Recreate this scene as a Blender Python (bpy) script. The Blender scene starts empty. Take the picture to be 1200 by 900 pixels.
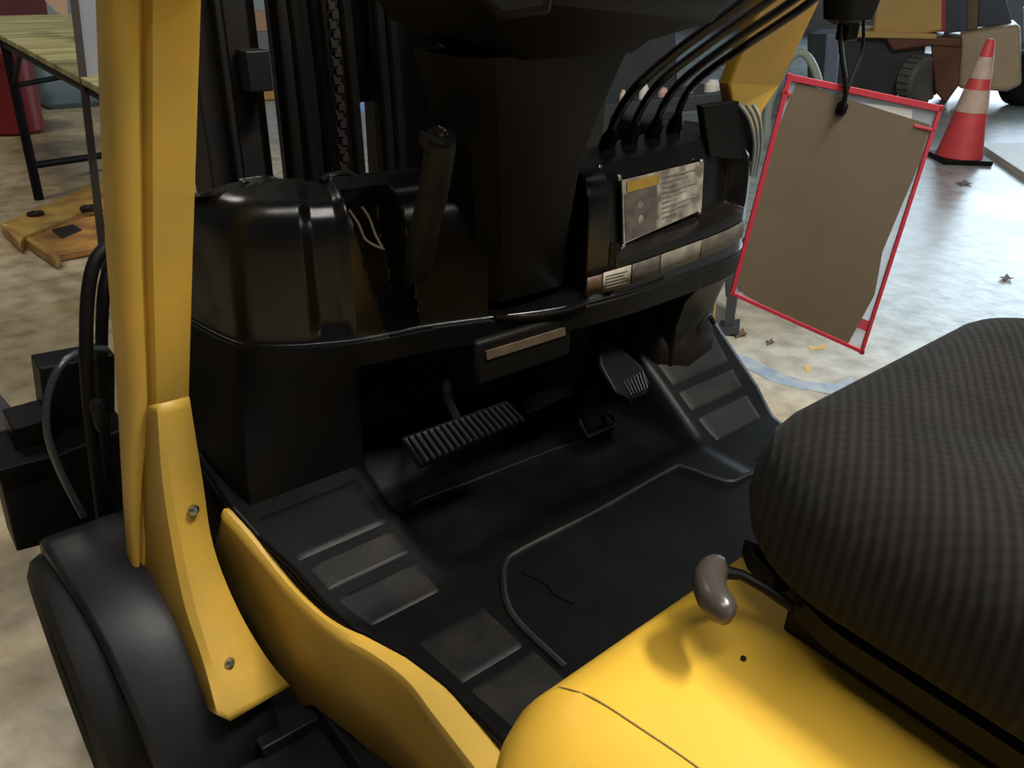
import bpy, bmesh, math, random
from mathutils import Vector, Matrix
random.seed(7)
D2R = math.radians
sc = bpy.context.scene
COL = sc.collection

# ------------------------------------------------------------------ camera
FPX, PITCH, YAW, ROLL = 950.0, 28.0, 39.7, 1.5
CAM = Vector((0, 0, 1.42))
_p, _a, _r = D2R(PITCH), D2R(YAW), D2R(ROLL)
FWD = Vector((math.sin(_a)*math.cos(_p), math.cos(_a)*math.cos(_p), -math.sin(_p)))
_R = Vector((math.cos(_a), -math.sin(_a), 0)); _U = _R.cross(FWD)
RGT = _R*math.cos(_r) + _U*math.sin(_r)
UPV = -_R*math.sin(_r) + _U*math.cos(_r)
cam = bpy.data.cameras.new('camera'); camo = bpy.data.objects.new('camera', cam); COL.objects.link(camo)
cam.sensor_width = 36; cam.lens = 36*FPX/1200; cam.clip_start = .02; cam.clip_end = 200
M = Matrix((RGT, UPV, -FWD)).transposed().to_4x4(); M.translation = CAM
camo.matrix_world = M
sc.camera = camo

# ------------------------------------------------------------------ world, lights, exposure
w = bpy.data.worlds.new('world'); sc.world = w; w.use_nodes = True
w.node_tree.nodes['Background'].inputs[0].default_value = (.80, .90, 1.0, 1)
w.node_tree.nodes['Background'].inputs[1].default_value = .06
def area(name, loc, target, sx, sy, power, color):
    l = bpy.data.lights.new(name, 'AREA'); l.shape = 'RECTANGLE'; l.size = sx; l.size_y = sy
    l.energy = power; l.color = color
    o = bpy.data.objects.new(name, l); COL.objects.link(o); o.location = loc
    o.rotation_euler = (Vector(target)-Vector(loc)).to_track_quat('-Z', 'Y').to_euler()
    return o
area('roller_door_daylight', (17.5, 5.2, 2.9), (0, 2.0, .6), 6.5, 4.2, 760, (.68, .85, 1.0))
area('roof_strip_light', (2.0, -.7, 5.0), (1.1, .4, .8), 1.3, .4, 285, (1.0, .96, .90))
area('roof_strip_light', (.1, -.9, 5.0), (.6, .8, .8), 3.2, .2, 125, (1.0, .96, .90))
area('left_floor_fill', (-.5, 6.5, 6.0), (.3, 6.0, 0), 1.6, 1.6, 95, (1.0, .93, .82))  # added fill, no such lamp seen; brightens the left background floor
area('rear_fill', (2.6, -6.5, 3.6), (.8, 1.3, .9), 4.0, 2.4, 125, (1.0, .95, .88))  # added unseen fill from behind, brightens the pillar and gusset
sc.view_settings.view_transform = 'Standard'; sc.view_settings.look = 'None'
sc.view_settings.gamma = 1; sc.view_settings.use_curve_mapping = False
sc.view_settings.exposure = 0.0

# ------------------------------------------------------------------ helpers
def ray(px, py): return FWD + RGT*((px-600)/FPX) - UPV*((py-450)/FPX)
def at(px, py, ax, val):
    v = ray(px, py); return CAM + v*((val-CAM[ax])/v[ax])
def dist(px, py, t): return CAM + ray(px, py)*t

MATS = {}
def mat(name, col, rough=.5, metal=0., var=0., scale=8., bump=0., bscale=60., col2=None, spec=.5, coat=0., alpha=1., trans=0.):
    m = bpy.data.materials.new(name); m.use_nodes = True; nt = m.node_tree; n = nt.nodes; L = nt.links
    b = n['Principled BSDF']; b.inputs['Roughness'].default_value = rough; b.inputs['Metallic'].default_value = metal
    b.inputs['Specular IOR Level'].default_value = spec; b.inputs['Coat Weight'].default_value = coat
    b.inputs['Alpha'].default_value = alpha; b.inputs['Transmission Weight'].default_value = trans
    tc = n.new('ShaderNodeTexCoord')
    nz = n.new('ShaderNodeTexNoise'); nz.inputs['Scale'].default_value = scale; nz.inputs['Detail'].default_value = 6
    L.new(tc.outputs['Object'], nz.inputs['Vector'])
    rp = n.new('ShaderNodeValToRGB'); rp.color_ramp.elements[0].position = .35; rp.color_ramp.elements[1].position = .68
    c2 = col2 or tuple(c*(1-var) for c in col)
    rp.color_ramp.elements[0].color = (*c2, 1); rp.color_ramp.elements[1].color = (*col, 1)
    L.new(nz.outputs['Fac'], rp.inputs['Fac']); L.new(rp.outputs['Color'], b.inputs['Base Color'])
    if bump:
        n2 = n.new('ShaderNodeTexNoise'); n2.inputs['Scale'].default_value = bscale; n2.inputs['Detail'].default_value = 4
        L.new(tc.outputs['Object'], n2.inputs['Vector'])
        bp = n.new('ShaderNodeBump'); bp.inputs['Strength'].default_value = bump; bp.inputs['Distance'].default_value = .004
        L.new(n2.outputs['Fac'], bp.inputs['Height']); L.new(bp.outputs['Normal'], b.inputs['Normal'])
    MATS[name] = m; return m

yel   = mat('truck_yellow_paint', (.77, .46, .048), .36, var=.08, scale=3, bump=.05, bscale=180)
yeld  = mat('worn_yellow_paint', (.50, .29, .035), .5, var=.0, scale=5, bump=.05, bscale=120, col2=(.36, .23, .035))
yelp  = mat('pallet_yellow_paint', (.55, .38, .07), .55, scale=7, col2=(.30, .13, .04))
blk   = mat('glossy_black_plastic', (.003, .003, .0035), .25, bump=.02, bscale=260, col2=(.005, .004, .003), spec=.45)
blkm  = mat('matte_black_plastic', (.003, .003, .003), .5, bump=.08, bscale=200, col2=(.005, .004, .003), spec=.14)
brn   = mat('dusty_black_plastic', (.007, .0052, .0035), .5, bump=.06, bscale=150, col2=(.004, .003, .002), spec=.14)
rub   = mat('rubber_mat', (.004, .004, .0035), .42, scale=9, bump=.08, bscale=150, col2=(.002, .002, .002), spec=.11)
rubd  = mat('dusty_rubber', (.012, .0105, .009), .5, scale=12, bump=.10, bscale=150, col2=(.003, .003, .003), spec=.2)
fend  = mat('black_fender_paint', (.012, .012, .013), .42, scale=6, bump=.05, bscale=90, col2=(.005, .005, .005), spec=.22)
tyre  = mat('tyre_rubber', (.007, .007, .007), .7, scale=10, bump=.2, bscale=70, col2=(.004, .004, .004), spec=.25)
stl   = mat('black_mast_steel', (.006, .006, .007), .5, metal=0, scale=10, col2=(.009, .007, .005), spec=.25)
chn   = mat('greasy_chain', (.014, .009, .006), .5, metal=.2, scale=40, col2=(.012, .008, .006))
chrome= mat('bolt_zinc', (.45, .44, .42), .3, metal=1, scale=30, var=.2)
gry   = mat('grey_knob_plastic', (.055, .046, .038), .28, scale=20, var=.1)
red   = mat('red_vinyl', (.46, .030, .05), .45, scale=30, var=.1)
paper = mat('brown_paper', (.112, .073, .029), .75, scale=5, var=.22, bump=.3, bscale=12)
def seat_fabric():
    m = mat('seat_fabric', (.020, .0185, .016), .95, scale=14, var=.25)
    n = m.node_tree.nodes; L = m.node_tree.links; b = n['Principled BSDF']
    tc = [x for x in n if x.type == 'TEX_COORD'][0]
    mp = n.new('ShaderNodeMapping'); mp.inputs['Rotation'].default_value[2] = D2R(-30)
    L.new(tc.outputs['Object'], mp.inputs['Vector'])
    sx = n.new('ShaderNodeSeparateXYZ'); L.new(mp.outputs[0], sx.inputs[0])
    def wv(o, f):
        a = n.new('ShaderNodeMath'); a.operation = 'MULTIPLY'; a.inputs[1].default_value = f; L.new(sx.outputs[o], a.inputs[0])
        s = n.new('ShaderNodeMath'); s.operation = 'SINE'; L.new(a.outputs[0], s.inputs[0]); return s
    s1 = wv(1, 620); s2 = wv(0, 480)
    mu = n.new('ShaderNodeMath'); mu.operation = 'MULTIPLY'; mu.inputs[1].default_value = .28; L.new(s2.outputs[0], mu.inputs[0])
    ad = n.new('ShaderNodeMath'); ad.operation = 'ADD'; L.new(s1.outputs[0], ad.inputs[0]); L.new(mu.outputs[0], ad.inputs[1])
    bp = n.new('ShaderNodeBump'); bp.inputs['Strength'].default_value = .45; bp.inputs['Distance'].default_value = .0009
    L.new(ad.outputs[0], bp.inputs['Height']); L.new(bp.outputs['Normal'], b.inputs['Normal'])
    rp = [x for x in n if x.type == 'VALTORGB'][0]
    mr = n.new('ShaderNodeMapRange'); mr.inputs[1].default_value = -1.4; mr.inputs[2].default_value = 1.4
    mr.inputs[3].default_value = .62; mr.inputs[4].default_value = 1.25; L.new(ad.outputs[0], mr.inputs[0])
    mx = n.new('ShaderNodeVectorMath'); mx.operation = 'SCALE'
    L.new(rp.outputs[0], mx.inputs[0]); L.new(mr.outputs[0], mx.inputs['Scale']); L.new(mx.outputs[0], b.inputs['Base Color'])
    b.inputs['Specular IOR Level'].default_value = .08; b.inputs['Sheen Weight'].default_value = .03; b.inputs['Sheen Roughness'].default_value = .5
    return m
fab = seat_fabric()

class MB:
    def __init__(s): s.v = []; s.f = []
    def add(s, vs, fs):
        k = len(s.v); s.v += [Vector(x) for x in vs]; s.f += [tuple(i+k for i in f) for f in fs]; return s
    def box(s, c, d, rot=None):
        c = Vector(c); hx, hy, hz = d[0]/2, d[1]/2, d[2]/2
        vs = [Vector((x, y, z)) for x in (-hx, hx) for y in (-hy, hy) for z in (-hz, hz)]
        if rot: vs = [rot @ q for q in vs]
        return s.add([c+q for q in vs], [(0,1,3,2),(4,6,7,5),(0,4,5,1),(2,3,7,6),(0,2,6,4),(1,5,7,3)])
    def prism(s, pts, ext):
        n = len(pts); e = Vector(ext); pts = [Vector(p) for p in pts]
        return s.add(pts+[p+e for p in pts], [tuple(range(n)), tuple(range(2*n-1, n-1, -1))] + [(i, n+i, n+(i+1) % n, (i+1) % n) for i in range(n)])
    def grid(s, rows, thick=None, close=False):
        nr, nc = len(rows), len(rows[0]); fs = []
        for i in range(nr-1):
            for j in range(nc if close else nc-1):
                fs.append((i*nc+j, i*nc+(j+1) % nc, (i+1)*nc+(j+1) % nc, (i+1)*nc+j))
        return s.add([p for r in rows for p in r], fs)
    def loft(s, rings, cap=True):
        s.grid(rings, close=True); n = len(rings[0]); k = len(s.v)-n*len(rings)
        if cap:
            s.f.append(tuple(range(k+n-1, k-1, -1))); s.f.append(tuple(range(len(s.v)-n, len(s.v))))
        return s
    def tube(s, path, r, n=10, cap=True, flat=1.0):
        path = [Vector(p) for p in path]; m = len(path); rr = r if isinstance(r, (list, tuple)) else [r]*m
        rings = []; prev = None
        for i, p in enumerate(path):
            t = (path[min(i+1, m-1)]-path[max(i-1, 0)]).normalized()
            if prev is None:
                a = Vector((0, 0, 1)) if abs(t.z) < .9 else Vector((1, 0, 0)); u = t.cross(a).normalized()
            else:
                u = (prev-t*prev.dot(t)).normalized()
            prev = u; q = t.cross(u)
            rings.append([p+(u*math.cos(2*math.pi*k/n)+q*math.sin(2*math.pi*k/n)*flat)*rr[i] for k in range(n)])
        return s.loft(rings, cap)
    def lathe(s, c, axis, prof, n=32):
        c = Vector(c); ax = Vector(axis).normalized(); a = Vector((0, 0, 1)) if abs(ax.z) < .9 else Vector((1, 0, 0))
        u = ax.cross(a).normalized(); v = ax.cross(u)
        return s.loft([[c+ax*h+(u*math.cos(2*math.pi*k/n)+v*math.sin(2*math.pi*k/n))*r for k in range(n)] for r, h in prof])
    def slab(s, x0, x1, y0, y1, prof, rc, n=8, f=None):
        rings = []
        for ins, z in prof:
            r = max(rc-ins*.6, .004); X0, X1, Y0, Y1 = x0+ins, x1-ins, y0+ins, y1-ins
            ring = []
            for cx, cy, a0 in ((X1-r, Y1-r, 0), (X0+r, Y1-r, 90), (X0+r, Y0+r, 180), (X1-r, Y0+r, 270)):
                for k in range(n+1):
                    a = D2R(a0+90*k/n); ring.append(Vector((cx+r*math.cos(a), cy+r*math.sin(a), z)))
            if f: ring = [f(p) for p in ring]
            rings.append(ring)
        return s.loft(rings)
    def build(s, name, m, parent=None, smooth=35, bevel=0, solid=0, sub=0, kind=None, label=None, up=None):
        me = bpy.data.meshes.new(name); me.from_pydata([tuple(q) for q in s.v], [], s.f); me.validate()
        bm = bmesh.new(); bm.from_mesh(me); bmesh.ops.remove_doubles(bm, verts=bm.verts, dist=1e-6)
        bmesh.ops.recalc_face_normals(bm, faces=bm.faces)
        if up is not None:
            U_ = Vector(up); bm.normal_update()
            if sum((f.normal*f.calc_area() for f in bm.faces), Vector()).dot(U_) < 0: bmesh.ops.reverse_faces(bm, faces=bm.faces)
        bm.to_mesh(me); bm.free()
        me.materials.append(m)
        if smooth:
            me.polygons.foreach_set('use_smooth', [True]*len(me.polygons)); me.set_sharp_from_angle(angle=D2R(smooth))
        o = bpy.data.objects.new(name, me); COL.objects.link(o)
        if solid:
            d = o.modifiers.new('solid', 'SOLIDIFY'); d.thickness = solid; d.offset = -1
        if bevel:
            d = o.modifiers.new('bevel', 'BEVEL'); d.width = bevel; d.segments = 3; d.limit_method = 'ANGLE'; d.angle_limit = D2R(40); d.harden_normals = False
        if sub:
            d = o.modifiers.new('sub', 'SUBSURF'); d.levels = sub; d.render_levels = sub
        if parent:
            o.parent = parent
            if parent.type == 'EMPTY': o.matrix_parent_inverse = Matrix.Translation(-parent.location)
        if kind: o['kind'] = kind
        if label: o['label'] = label
        return o

def tag(o, label, cat, group=None, kind=None):
    o['label'] = label; o['category'] = cat
    if group: o['group'] = group
    if kind: o['kind'] = kind
    return o
def thing(name, loc, label, cat, group=None):
    o = bpy.data.objects.new(name, None); COL.objects.link(o); o.location = loc; o.empty_display_size = .1
    return tag(o, label, cat, group)
def lerp(a, b, t): return a+(b-a)*t
def interp(tab, x):
    if x <= tab[0][0]: return tab[0][1]
    for (a, p), (b, q) in zip(tab, tab[1:]):
        if x <= b: return p+(q-p)*(x-a)/(b-a)
    return tab[-1][1]
def smooth(a, b, x):
    t = min(1, max(0, (x-a)/(b-a))); return t*t*(3-2*t)
def curve(pts, n=6):
    pts = [Vector(p) for p in pts]; out = []
    P = [pts[0]]+pts+[pts[-1]]
    for i in range(1, len(P)-2):
        a, b, c, d = P[i-1:i+3]
        for k in range(n):
            t = k/n
            out.append(.5*((2*b)+(c-a)*t+(2*a-5*b+4*c-d)*t*t+(3*b-a-3*c+d)*t**3))
    out.append(pts[-1]); return out
def cloth(v): return v

# ------------------------------------------------------------------ setting
def floor_material():
    m = bpy.data.materials.new('shop_concrete'); m.use_nodes = True; nt = m.node_tree; n = nt.nodes; L = nt.links
    b = n['Principled BSDF']; tc = n.new('ShaderNodeTexCoord')
    n1 = n.new('ShaderNodeTexNoise'); n1.inputs['Scale'].default_value = 1.3; n1.inputs['Detail'].default_value = 8; n1.inputs['Roughness'].default_value = .65
    n2 = n.new('ShaderNodeTexNoise'); n2.inputs['Scale'].default_value = 9; n2.inputs['Detail'].default_value = 8
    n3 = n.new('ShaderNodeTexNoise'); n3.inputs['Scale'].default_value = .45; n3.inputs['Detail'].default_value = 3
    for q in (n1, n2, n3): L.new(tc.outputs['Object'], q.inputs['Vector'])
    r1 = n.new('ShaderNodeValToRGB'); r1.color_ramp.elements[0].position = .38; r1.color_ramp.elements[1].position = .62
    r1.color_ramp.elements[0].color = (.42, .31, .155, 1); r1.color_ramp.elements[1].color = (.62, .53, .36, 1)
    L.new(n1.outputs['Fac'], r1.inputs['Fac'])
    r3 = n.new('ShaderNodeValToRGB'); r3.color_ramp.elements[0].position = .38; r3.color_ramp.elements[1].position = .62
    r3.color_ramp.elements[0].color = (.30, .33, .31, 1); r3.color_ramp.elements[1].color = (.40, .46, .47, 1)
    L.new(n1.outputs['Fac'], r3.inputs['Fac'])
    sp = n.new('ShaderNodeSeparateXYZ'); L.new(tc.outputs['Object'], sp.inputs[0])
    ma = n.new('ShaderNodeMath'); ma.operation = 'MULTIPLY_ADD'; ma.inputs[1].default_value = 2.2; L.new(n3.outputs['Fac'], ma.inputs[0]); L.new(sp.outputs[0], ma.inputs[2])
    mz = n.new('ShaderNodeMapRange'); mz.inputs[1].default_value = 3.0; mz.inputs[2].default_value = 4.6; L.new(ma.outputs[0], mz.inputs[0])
    zone = n.new('ShaderNodeMix'); zone.data_type = 'RGBA'; L.new(mz.outputs[0], zone.inputs[0]); L.new(r1.outputs[0], zone.inputs[6]); L.new(r3.outputs[0], zone.inputs[7])  # brown dirt left, pale paint right; cool door daylight put into the right colour
    r2 = n.new('ShaderNodeValToRGB'); r2.color_ramp.elements[0].position = .32; r2.color_ramp.elements[1].position = .6
    r2.color_ramp.elements[0].color = (.45, .42, .38, 1); r2.color_ramp.elements[1].color = (1, 1, 1, 1)
    L.new(n2.outputs['Fac'], r2.inputs['Fac'])
    mx = n.new('ShaderNodeMix'); mx.data_type = 'RGBA'; mx.blend_type = 'MULTIPLY'; mx.inputs[0].default_value = .75
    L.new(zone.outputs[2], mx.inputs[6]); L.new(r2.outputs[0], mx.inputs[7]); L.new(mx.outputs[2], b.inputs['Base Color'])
    mr = n.new('ShaderNodeMapRange'); mr.inputs[3].default_value = .22; mr.inputs[4].default_value = .42
    L.new(n1.outputs['Fac'], mr.inputs[0]); L.new(mr.outputs[0], b.inputs['Roughness'])
    bp = n.new('ShaderNodeBump'); bp.inputs['Strength'].default_value = .35; bp.inputs['Distance'].default_value = .01
    L.new(n2.outputs['Fac'], bp.inputs['Height']); L.new(bp.outputs['Normal'], b.inputs['Normal'])
    return m
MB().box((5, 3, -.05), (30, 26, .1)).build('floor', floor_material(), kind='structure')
wallm = mat('painted_block_wall', (.42, .43, .42), .8, scale=2, var=.2)
MB().box((5, 14.1, 2.2), (30, .2, 4.4)).build('wall_front', wallm, kind='structure')
wr = MB(); wr.box((18.1, 11.2, 2.2), (.2, 5.7, 4.4)); wr.box((18.1, 4.5, 4.9-.1), (.2, 7.7, .4)); wr.box((18.1, -3.2, 2.2), (.2, 7.7, 4.4))
wr.build('wall_right', wallm, kind='structure')

# ------------------------------------------------------------------ the forklift in the foreground
truck = thing('forklift', (.955, .6, 0), 'yellow forklift seen into its open black driver compartment, in the foreground', 'forklift')

# --- rubber floor mat as a height surface
XL, XR = .352, 1.50
def side_h(x):      # 1 on the raised side panels, 0 in the central foot well
    return max(1-smooth(.575, .625, x), smooth(1.225, 1.27, x))
def mat_z(x, y):
    s = max(0, y-.85); s = s*s/(s+.04) if s > 0 else 0
    side = .493+(.36 if x < .95 else .66)*s
    cen = .50-.02*smooth(.86, .92, y)+.55*max(0, y-1.14)
    k = side_h(x); return side*k+cen*(1-k)
def mat_left(y): return interp([(.3, .465), (.55, .462), (.68, .455), (.76, .44), (.86, .405), (.93, .388), (1.0, .376), (1.08, .352), (1.14, .34), (1.3, .33)], y)
def mat_right(y): return interp([(.3, 1.50), (.76, 1.46), (.84, 1.485), (.93, 1.525), (1.1, 1.55), (1.3, 1.55)], y)
ys = [.30+.02*i for i in range(0, 27)]+[.83+.0125*i for i in range(0, 36)]
rows = []
for y in ys:
    a, b = mat_left(y), mat_right(y)
    top = [Vector((lerp(a, b, i/110), y, mat_z(lerp(a, b, i/110), y)+.006)) for i in range(111)]
    rows.append(top)
fm = MB().grid(rows).build('floor_mat', rub, truck, smooth=50, solid=.012, up=(0,0,1))
def pad(poly_px=None, xy=None, h=.0045, m=rubd, name='tread_pad', mar=.0):
    h = h*.5
    """a raised pad lying on the mat, corners on the mat surface"""
    (x0, y0), (x1, y1), (x2, y2), (x3, y3) = xy
    R1 = []
    n = 14
    ins = .035
    top = []
    for j in range(n+1):
        v = j/n; row = []
        for i in range(n+1):
            u = i/n
            x = lerp(lerp(x0, x1, u), lerp(x3, x2, u), v); y = lerp(lerp(y0, y1, u), lerp(y3, y2, u), v)
            e = min(u, 1-u, v, 1-v)
            row.append(Vector((x, y, mat_z(x, y)+.006+(h if e > 0 else -.002))))
        top.append(row)
    return MB().grid(top).build(name, m, fm, smooth=50, up=(0,0,1))
# left side panel pads (outer x follows the sill), right side panel pads mirrored
for (ya, yb, xl) in ((.842, .918, (.43, .405)), (.932, .985, (.405, .395)), (.998, 1.105, (.388, .36))):
    pad(xy=((xl[0], ya), (.565, ya), (.565, yb), (xl[1], yb)), m=rub if ya > .99 else rubd)
for (ya, yb) in ((.862, .925), (.938, .985), (.998, 1.085)):
    pad(xy=((1.29, ya), (1.46+.3*(ya-.86), ya), (1.46+.3*(yb-.86), yb), (1.29, yb)))
for (ya, yb, xa, xb) in ((.665, .775, .475, .595), (.555, .655, .485, .60), (.44, .545, .49, .60), (.665, .78, 1.31, 1.43), (.55, .65, 1.31, 1.44)):
    pad(xy=((xa, ya), (xb, ya), (xb, yb), (xa-.01, yb)))
def on_mat(pxs, lift=.006, n=8):
    out = []
    for q in pxs:
        p = at(q[0], q[1], 2, .505); out.append(Vector((p.x, p.y, mat_z(p.x, p.y)+lift)))
    return curve(out, n)
MB().tube(on_mat([(662, 782), (615, 738), (597, 715), (590, 690), (592, 662), (612, 645), (700, 600), (785, 552), (800, 549), (830, 560), (855, 566), (872, 560), (897, 546)]), .0065, 8).build('mat_ridge', rubd, fm)
MB().tube(on_mat([(612, 672), (640, 685), (650, 697), (672, 708)]), .0035, 6).build('mat_crease', rub, fm)
MB().tube(on_mat([(465, 592), (500, 575), (553, 556), (620, 530), (682, 508)]), .006, 8).build('mat_fold', rub, fm)

# --- yellow sill: outer skin under the mat edge with a rounded top lip
lip = [at(262, 600, 2, .60), at(285, 625, 2, .572), at(312, 658, 2, .535), at(340, 692, 2, .508), at(368, 720, 2, .498), at(400, 745, 2, .495),
       at(440, 768, 2, .493), at(478, 797, 2, .493), at(510, 838, 2, .492), at(552, 892, 2, .492), at(625, 985, 2, .492)]
lip = curve(lip, 5)
rings = []
N = len(lip)
for i, p in enumerate(lip):
    t = i/(N-1)
    wl = .015+.027*smooth(.40, .75, t)              # visible width of the lip
    zb = interp([(0, .12), (.2, .17), (.33, .26), (.5, .27), (.7, .22), (1, .2)], t)
    prof = [(wl+.004+.026*smooth(.02, .2, t), -.012), (wl+.004, -.002), (wl, .004), (wl*.5, .006), (.004, .002), (0, -.006), (.0, -.014), (.003, (zb-p.z)*.5), (.008, zb-p.z)]
    rings.append([p+Vector((dx-.006, .16*(1-smooth(0, .32, t))*min(1, max(0, -dz-.014)/.2), dz)) for dx, dz in prof])
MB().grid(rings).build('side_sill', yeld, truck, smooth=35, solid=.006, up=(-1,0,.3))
# inner black edge lining of the sill
MB().tube([p+Vector((.017+.028*smooth(.40, .75, i/(N-1)), 0, .001)) for i, p in enumerate(lip)], .0042, 8).build('edge_trim', blkm, truck)

# --- black lower step and front fender
fr = []
for (y, z, xo) in ((1.375, .49, .078), (1.37, .503, .080), (1.34, .507, .082), (1.27, .498, .088), (1.19, .470, .098), (1.12, .425, .106), (1.06, .365, .112), (1.01, .29, .117), (.985, .22, .12), (.97, .12, .12)):
    fr.append([Vector((x+xo, y, z+dz)) for x, dz in ((-.002, -.04), (0, -.006), (.010, 0), (.07, 0), (.11, 0), (.16, 0), (.195, 0))])
MB().grid(fr).build('front_fender', fend, truck, smooth=60, solid=.008, up=(0,-.3,1))
MB().slab(.10, .39, .30, .98, ((.01, .10), (0, .12), (0, .19), (.012, .20)), .03).build('entry_step', fend, truck)
MB().box((.395, .68, .145), (.04, .78, .22)).box((.34, 1.03, .13), (.14, .14, .19)).build('frame_skirt', fend, truck, bevel=.004)
MB().box((.56, .75, .28), (.2, .95, .34)).build('lower_frame', blkm, truck, bevel=.01)
MB().lathe((.048, 1.30, .236), (1, 0, 0), [(.10, .03), (.155, .03), (.17, .008), (.205, 0), (.228, .012), (.236, .03), (.236, .17), (.23, .2), (.15, .2)], 56).build('front_tyre', tyre, truck)
MB().lathe((.048, 1.30, .236), (1, 0, 0), [(.04, .045), (.11, .05), (.15, .03), (.16, .034), (.155, .1), (.05, .1)], 40).build('wheel_rim', fend, truck)

# --- cowl (dash body): plan curve of the seam, swept with a profile
plan = [(.372, 1.60), (.384, 1.42), (.400, 1.30), (.422, 1.21), (.46, 1.165), (.53, 1.125), (.60, 1.10), (.70, 1.085), (.80, 1.055), (.90, 1.02), (1.0, 1.0),
        (1.12, .992), (1.25, .995), (1.36, 1.0), (1.44, 1.01), (1.51, 1.03), (1.553, 1.065), (1.572, 1.13), (1.58, 1.40)]
pc = curve([Vector((x, y, 0)) for x, y in plan], 40)
def band(x, a, b, e=.006): return smooth(a-e, a+e, x)*(1-smooth(b-e, b+e, x))
def cowl_upper():
    rows = []
    M_ = len(pc)
    for i, p in enumerate(pc):
        t = (pc[min(i+1, M_-1)]-pc[max(i-1, 0)]); n = Vector((-t.y, t.x, 0)).normalized()     # inward = forward
        x = p.x
        grv = band(x, .520, .572, .010);  rec = band(x, .818, 1.003, .006); tray = band(x, 1.066, 1.50, .007)
        fin = band(x, 1.003, 1.066, .007)
        prof = [(0.0, .838), (-.004, .846), (.000, .853), (.001, .90), (.003, .96), (.006, 1.01), (.011, 1.042), (.020, 1.061), (.034, 1.074), (.06, 1.082), (.12, 1.089), (.135, 1.06), (.14, .95)]
        pcv = curve([Vector((a_, b_, 0)) for a_, b_ in prof], 4)
        row = []
        def at_k(tab, kf):
            i0 = min(int(kf), len(tab)-2); f_ = kf-i0
            return (lerp(tab[i0][0], tab[i0+1][0], f_), lerp(tab[i0][1], tab[i0+1][1], f_))
        for kk in range(0, 49):
            k = kk/4; q_ = pcv[kk]; o, z = q_.x, q_.y
            f = smooth(.85, .875, z); tz = min(1, max(0, (z-.85)/.22)); slot = band(x, .636-.048*tz, .688-.020*tz, .005)
            if z > .85:
                o2 = o+.009*grv*f*(1-smooth(1.06, 1.085, z)*.4)
                z2 = z-.007*grv*smooth(1.03, 1.07, z)
                if slot > 0 and k >= 2:
                    o2 = lerp(o2, max(o2, .085), slot) if k < 9 else o2
                    z2 = lerp(z2, min(z2, .87+.02*k), slot) if k < 9 else z2
                if rec > 0 and k >= 2:
                    o2 = lerp(o2, max(o2, .13), rec) if k < 11 else o2+.02*rec
                    z2 = lerp(z2, min(z2, .80+.022*k), rec)
                if tray > 0:
                    T = [(0, .838), (-.004, .846), (0, .852), (0, .90), (.002, .918), (.035, .926), (.045, .93), (.05, .99), (.055, 1.05), (.06, 1.083), (.072, 1.086), (.16, 1.086), (.165, .95)]
                    tk_ = at_k(T, k); o2 = lerp(o2, tk_[0], tray); z2 = lerp(z2, tk_[1]+.02*(x-1.10)/.36, tray)
                if fin > 0:
                    o2 = lerp(o2, o2+.01, fin)
                o, z = o2, z2
            q = p+n*o+Vector((0, 0, z))
            if x < .72 and k >= 3: q.y = min(q.y, lerp(1.62, 1.268, min(1, (k-3)/5)))
            row.append(q)
        rows.append(row)
    return MB().grid(rows)
cu = cowl_upper().build('dash_cowl', blk, truck, smooth=38, solid=.004, up=(0,-1,.5))
rows = []
for i, p in enumerate(pc):
    t = (pc[min(i+1, len(pc)-1)]-pc[max(i-1, 0)]); n = Vector((-t.y, t.x, 0)).normalized(); x = p.x
    well = band(x, .60, 1.30, .03); rr_ = smooth(1.28, 1.34, x)
    row = []
    for o, z in ((.003, .846), (-.006, .840), (-.006, .80), (.0, .765), (.004, .70), (.004, .62), (.004, .56), (.01, .45)):
        lo = smooth(.79, .74, z) if False else 1-smooth(.74, .80, z)
        o2 = o+lo*(.22*well)-0.0*rr_+lo*.035*rr_
        zz = z
        q = p+n*o2+Vector((0, 0, zz))
        if x < .62:
            w_ = smooth(.84, .60, z) if False else 1-smooth(.60, .84, z)
            bx = .33+(x-.385)*(.6-.33)/(.6-.385); by = 1.128+(max(0, p.y-1.22) if x < .42 else 0)
            kk = w_*(1-smooth(.56, .62, x)); q.x = lerp(q.x, bx, kk); q.y = lerp(q.y, by, kk)
        row.append(q)
    rows.append(row)
MB().grid(rows).build('lower_cowl', blkm, truck, smooth=38, solid=.004, up=(0,-1,0))
# seam bead along the lower edge of the cowl, left part
MB().tube([p+Vector((0, -.004, .842)) for p in pc if p.x < .635 and p.y < 1.4], .0028, 6).build('seam_bead', blk, truck)
MB().tube([p+Vector((0, -.004, .842)) for p in pc if .71 < p.x < .815], .0028, 6).build('seam_bead', blk, truck)
# shelf in the column recess with its rounded front lip
lp = curve([Vector((.822, 1.036, .848)), Vector((.87, 1.016, .842)), Vector((.93, .998, .842)), Vector((.99, .988, .848)), Vector((1.004, .99, .858))], 6)
MB().grid([[p+Vector((0, 0, -.004)), p+Vector((0, .004, .004)), p+Vector((0, .02, .004)), p+Vector((0, .16, .010)), p+Vector((0, .20, .03))] for p in lp]).build('recess_shelf', blk, truck, smooth=60, up=(0, 0, 1), solid=.004)
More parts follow.
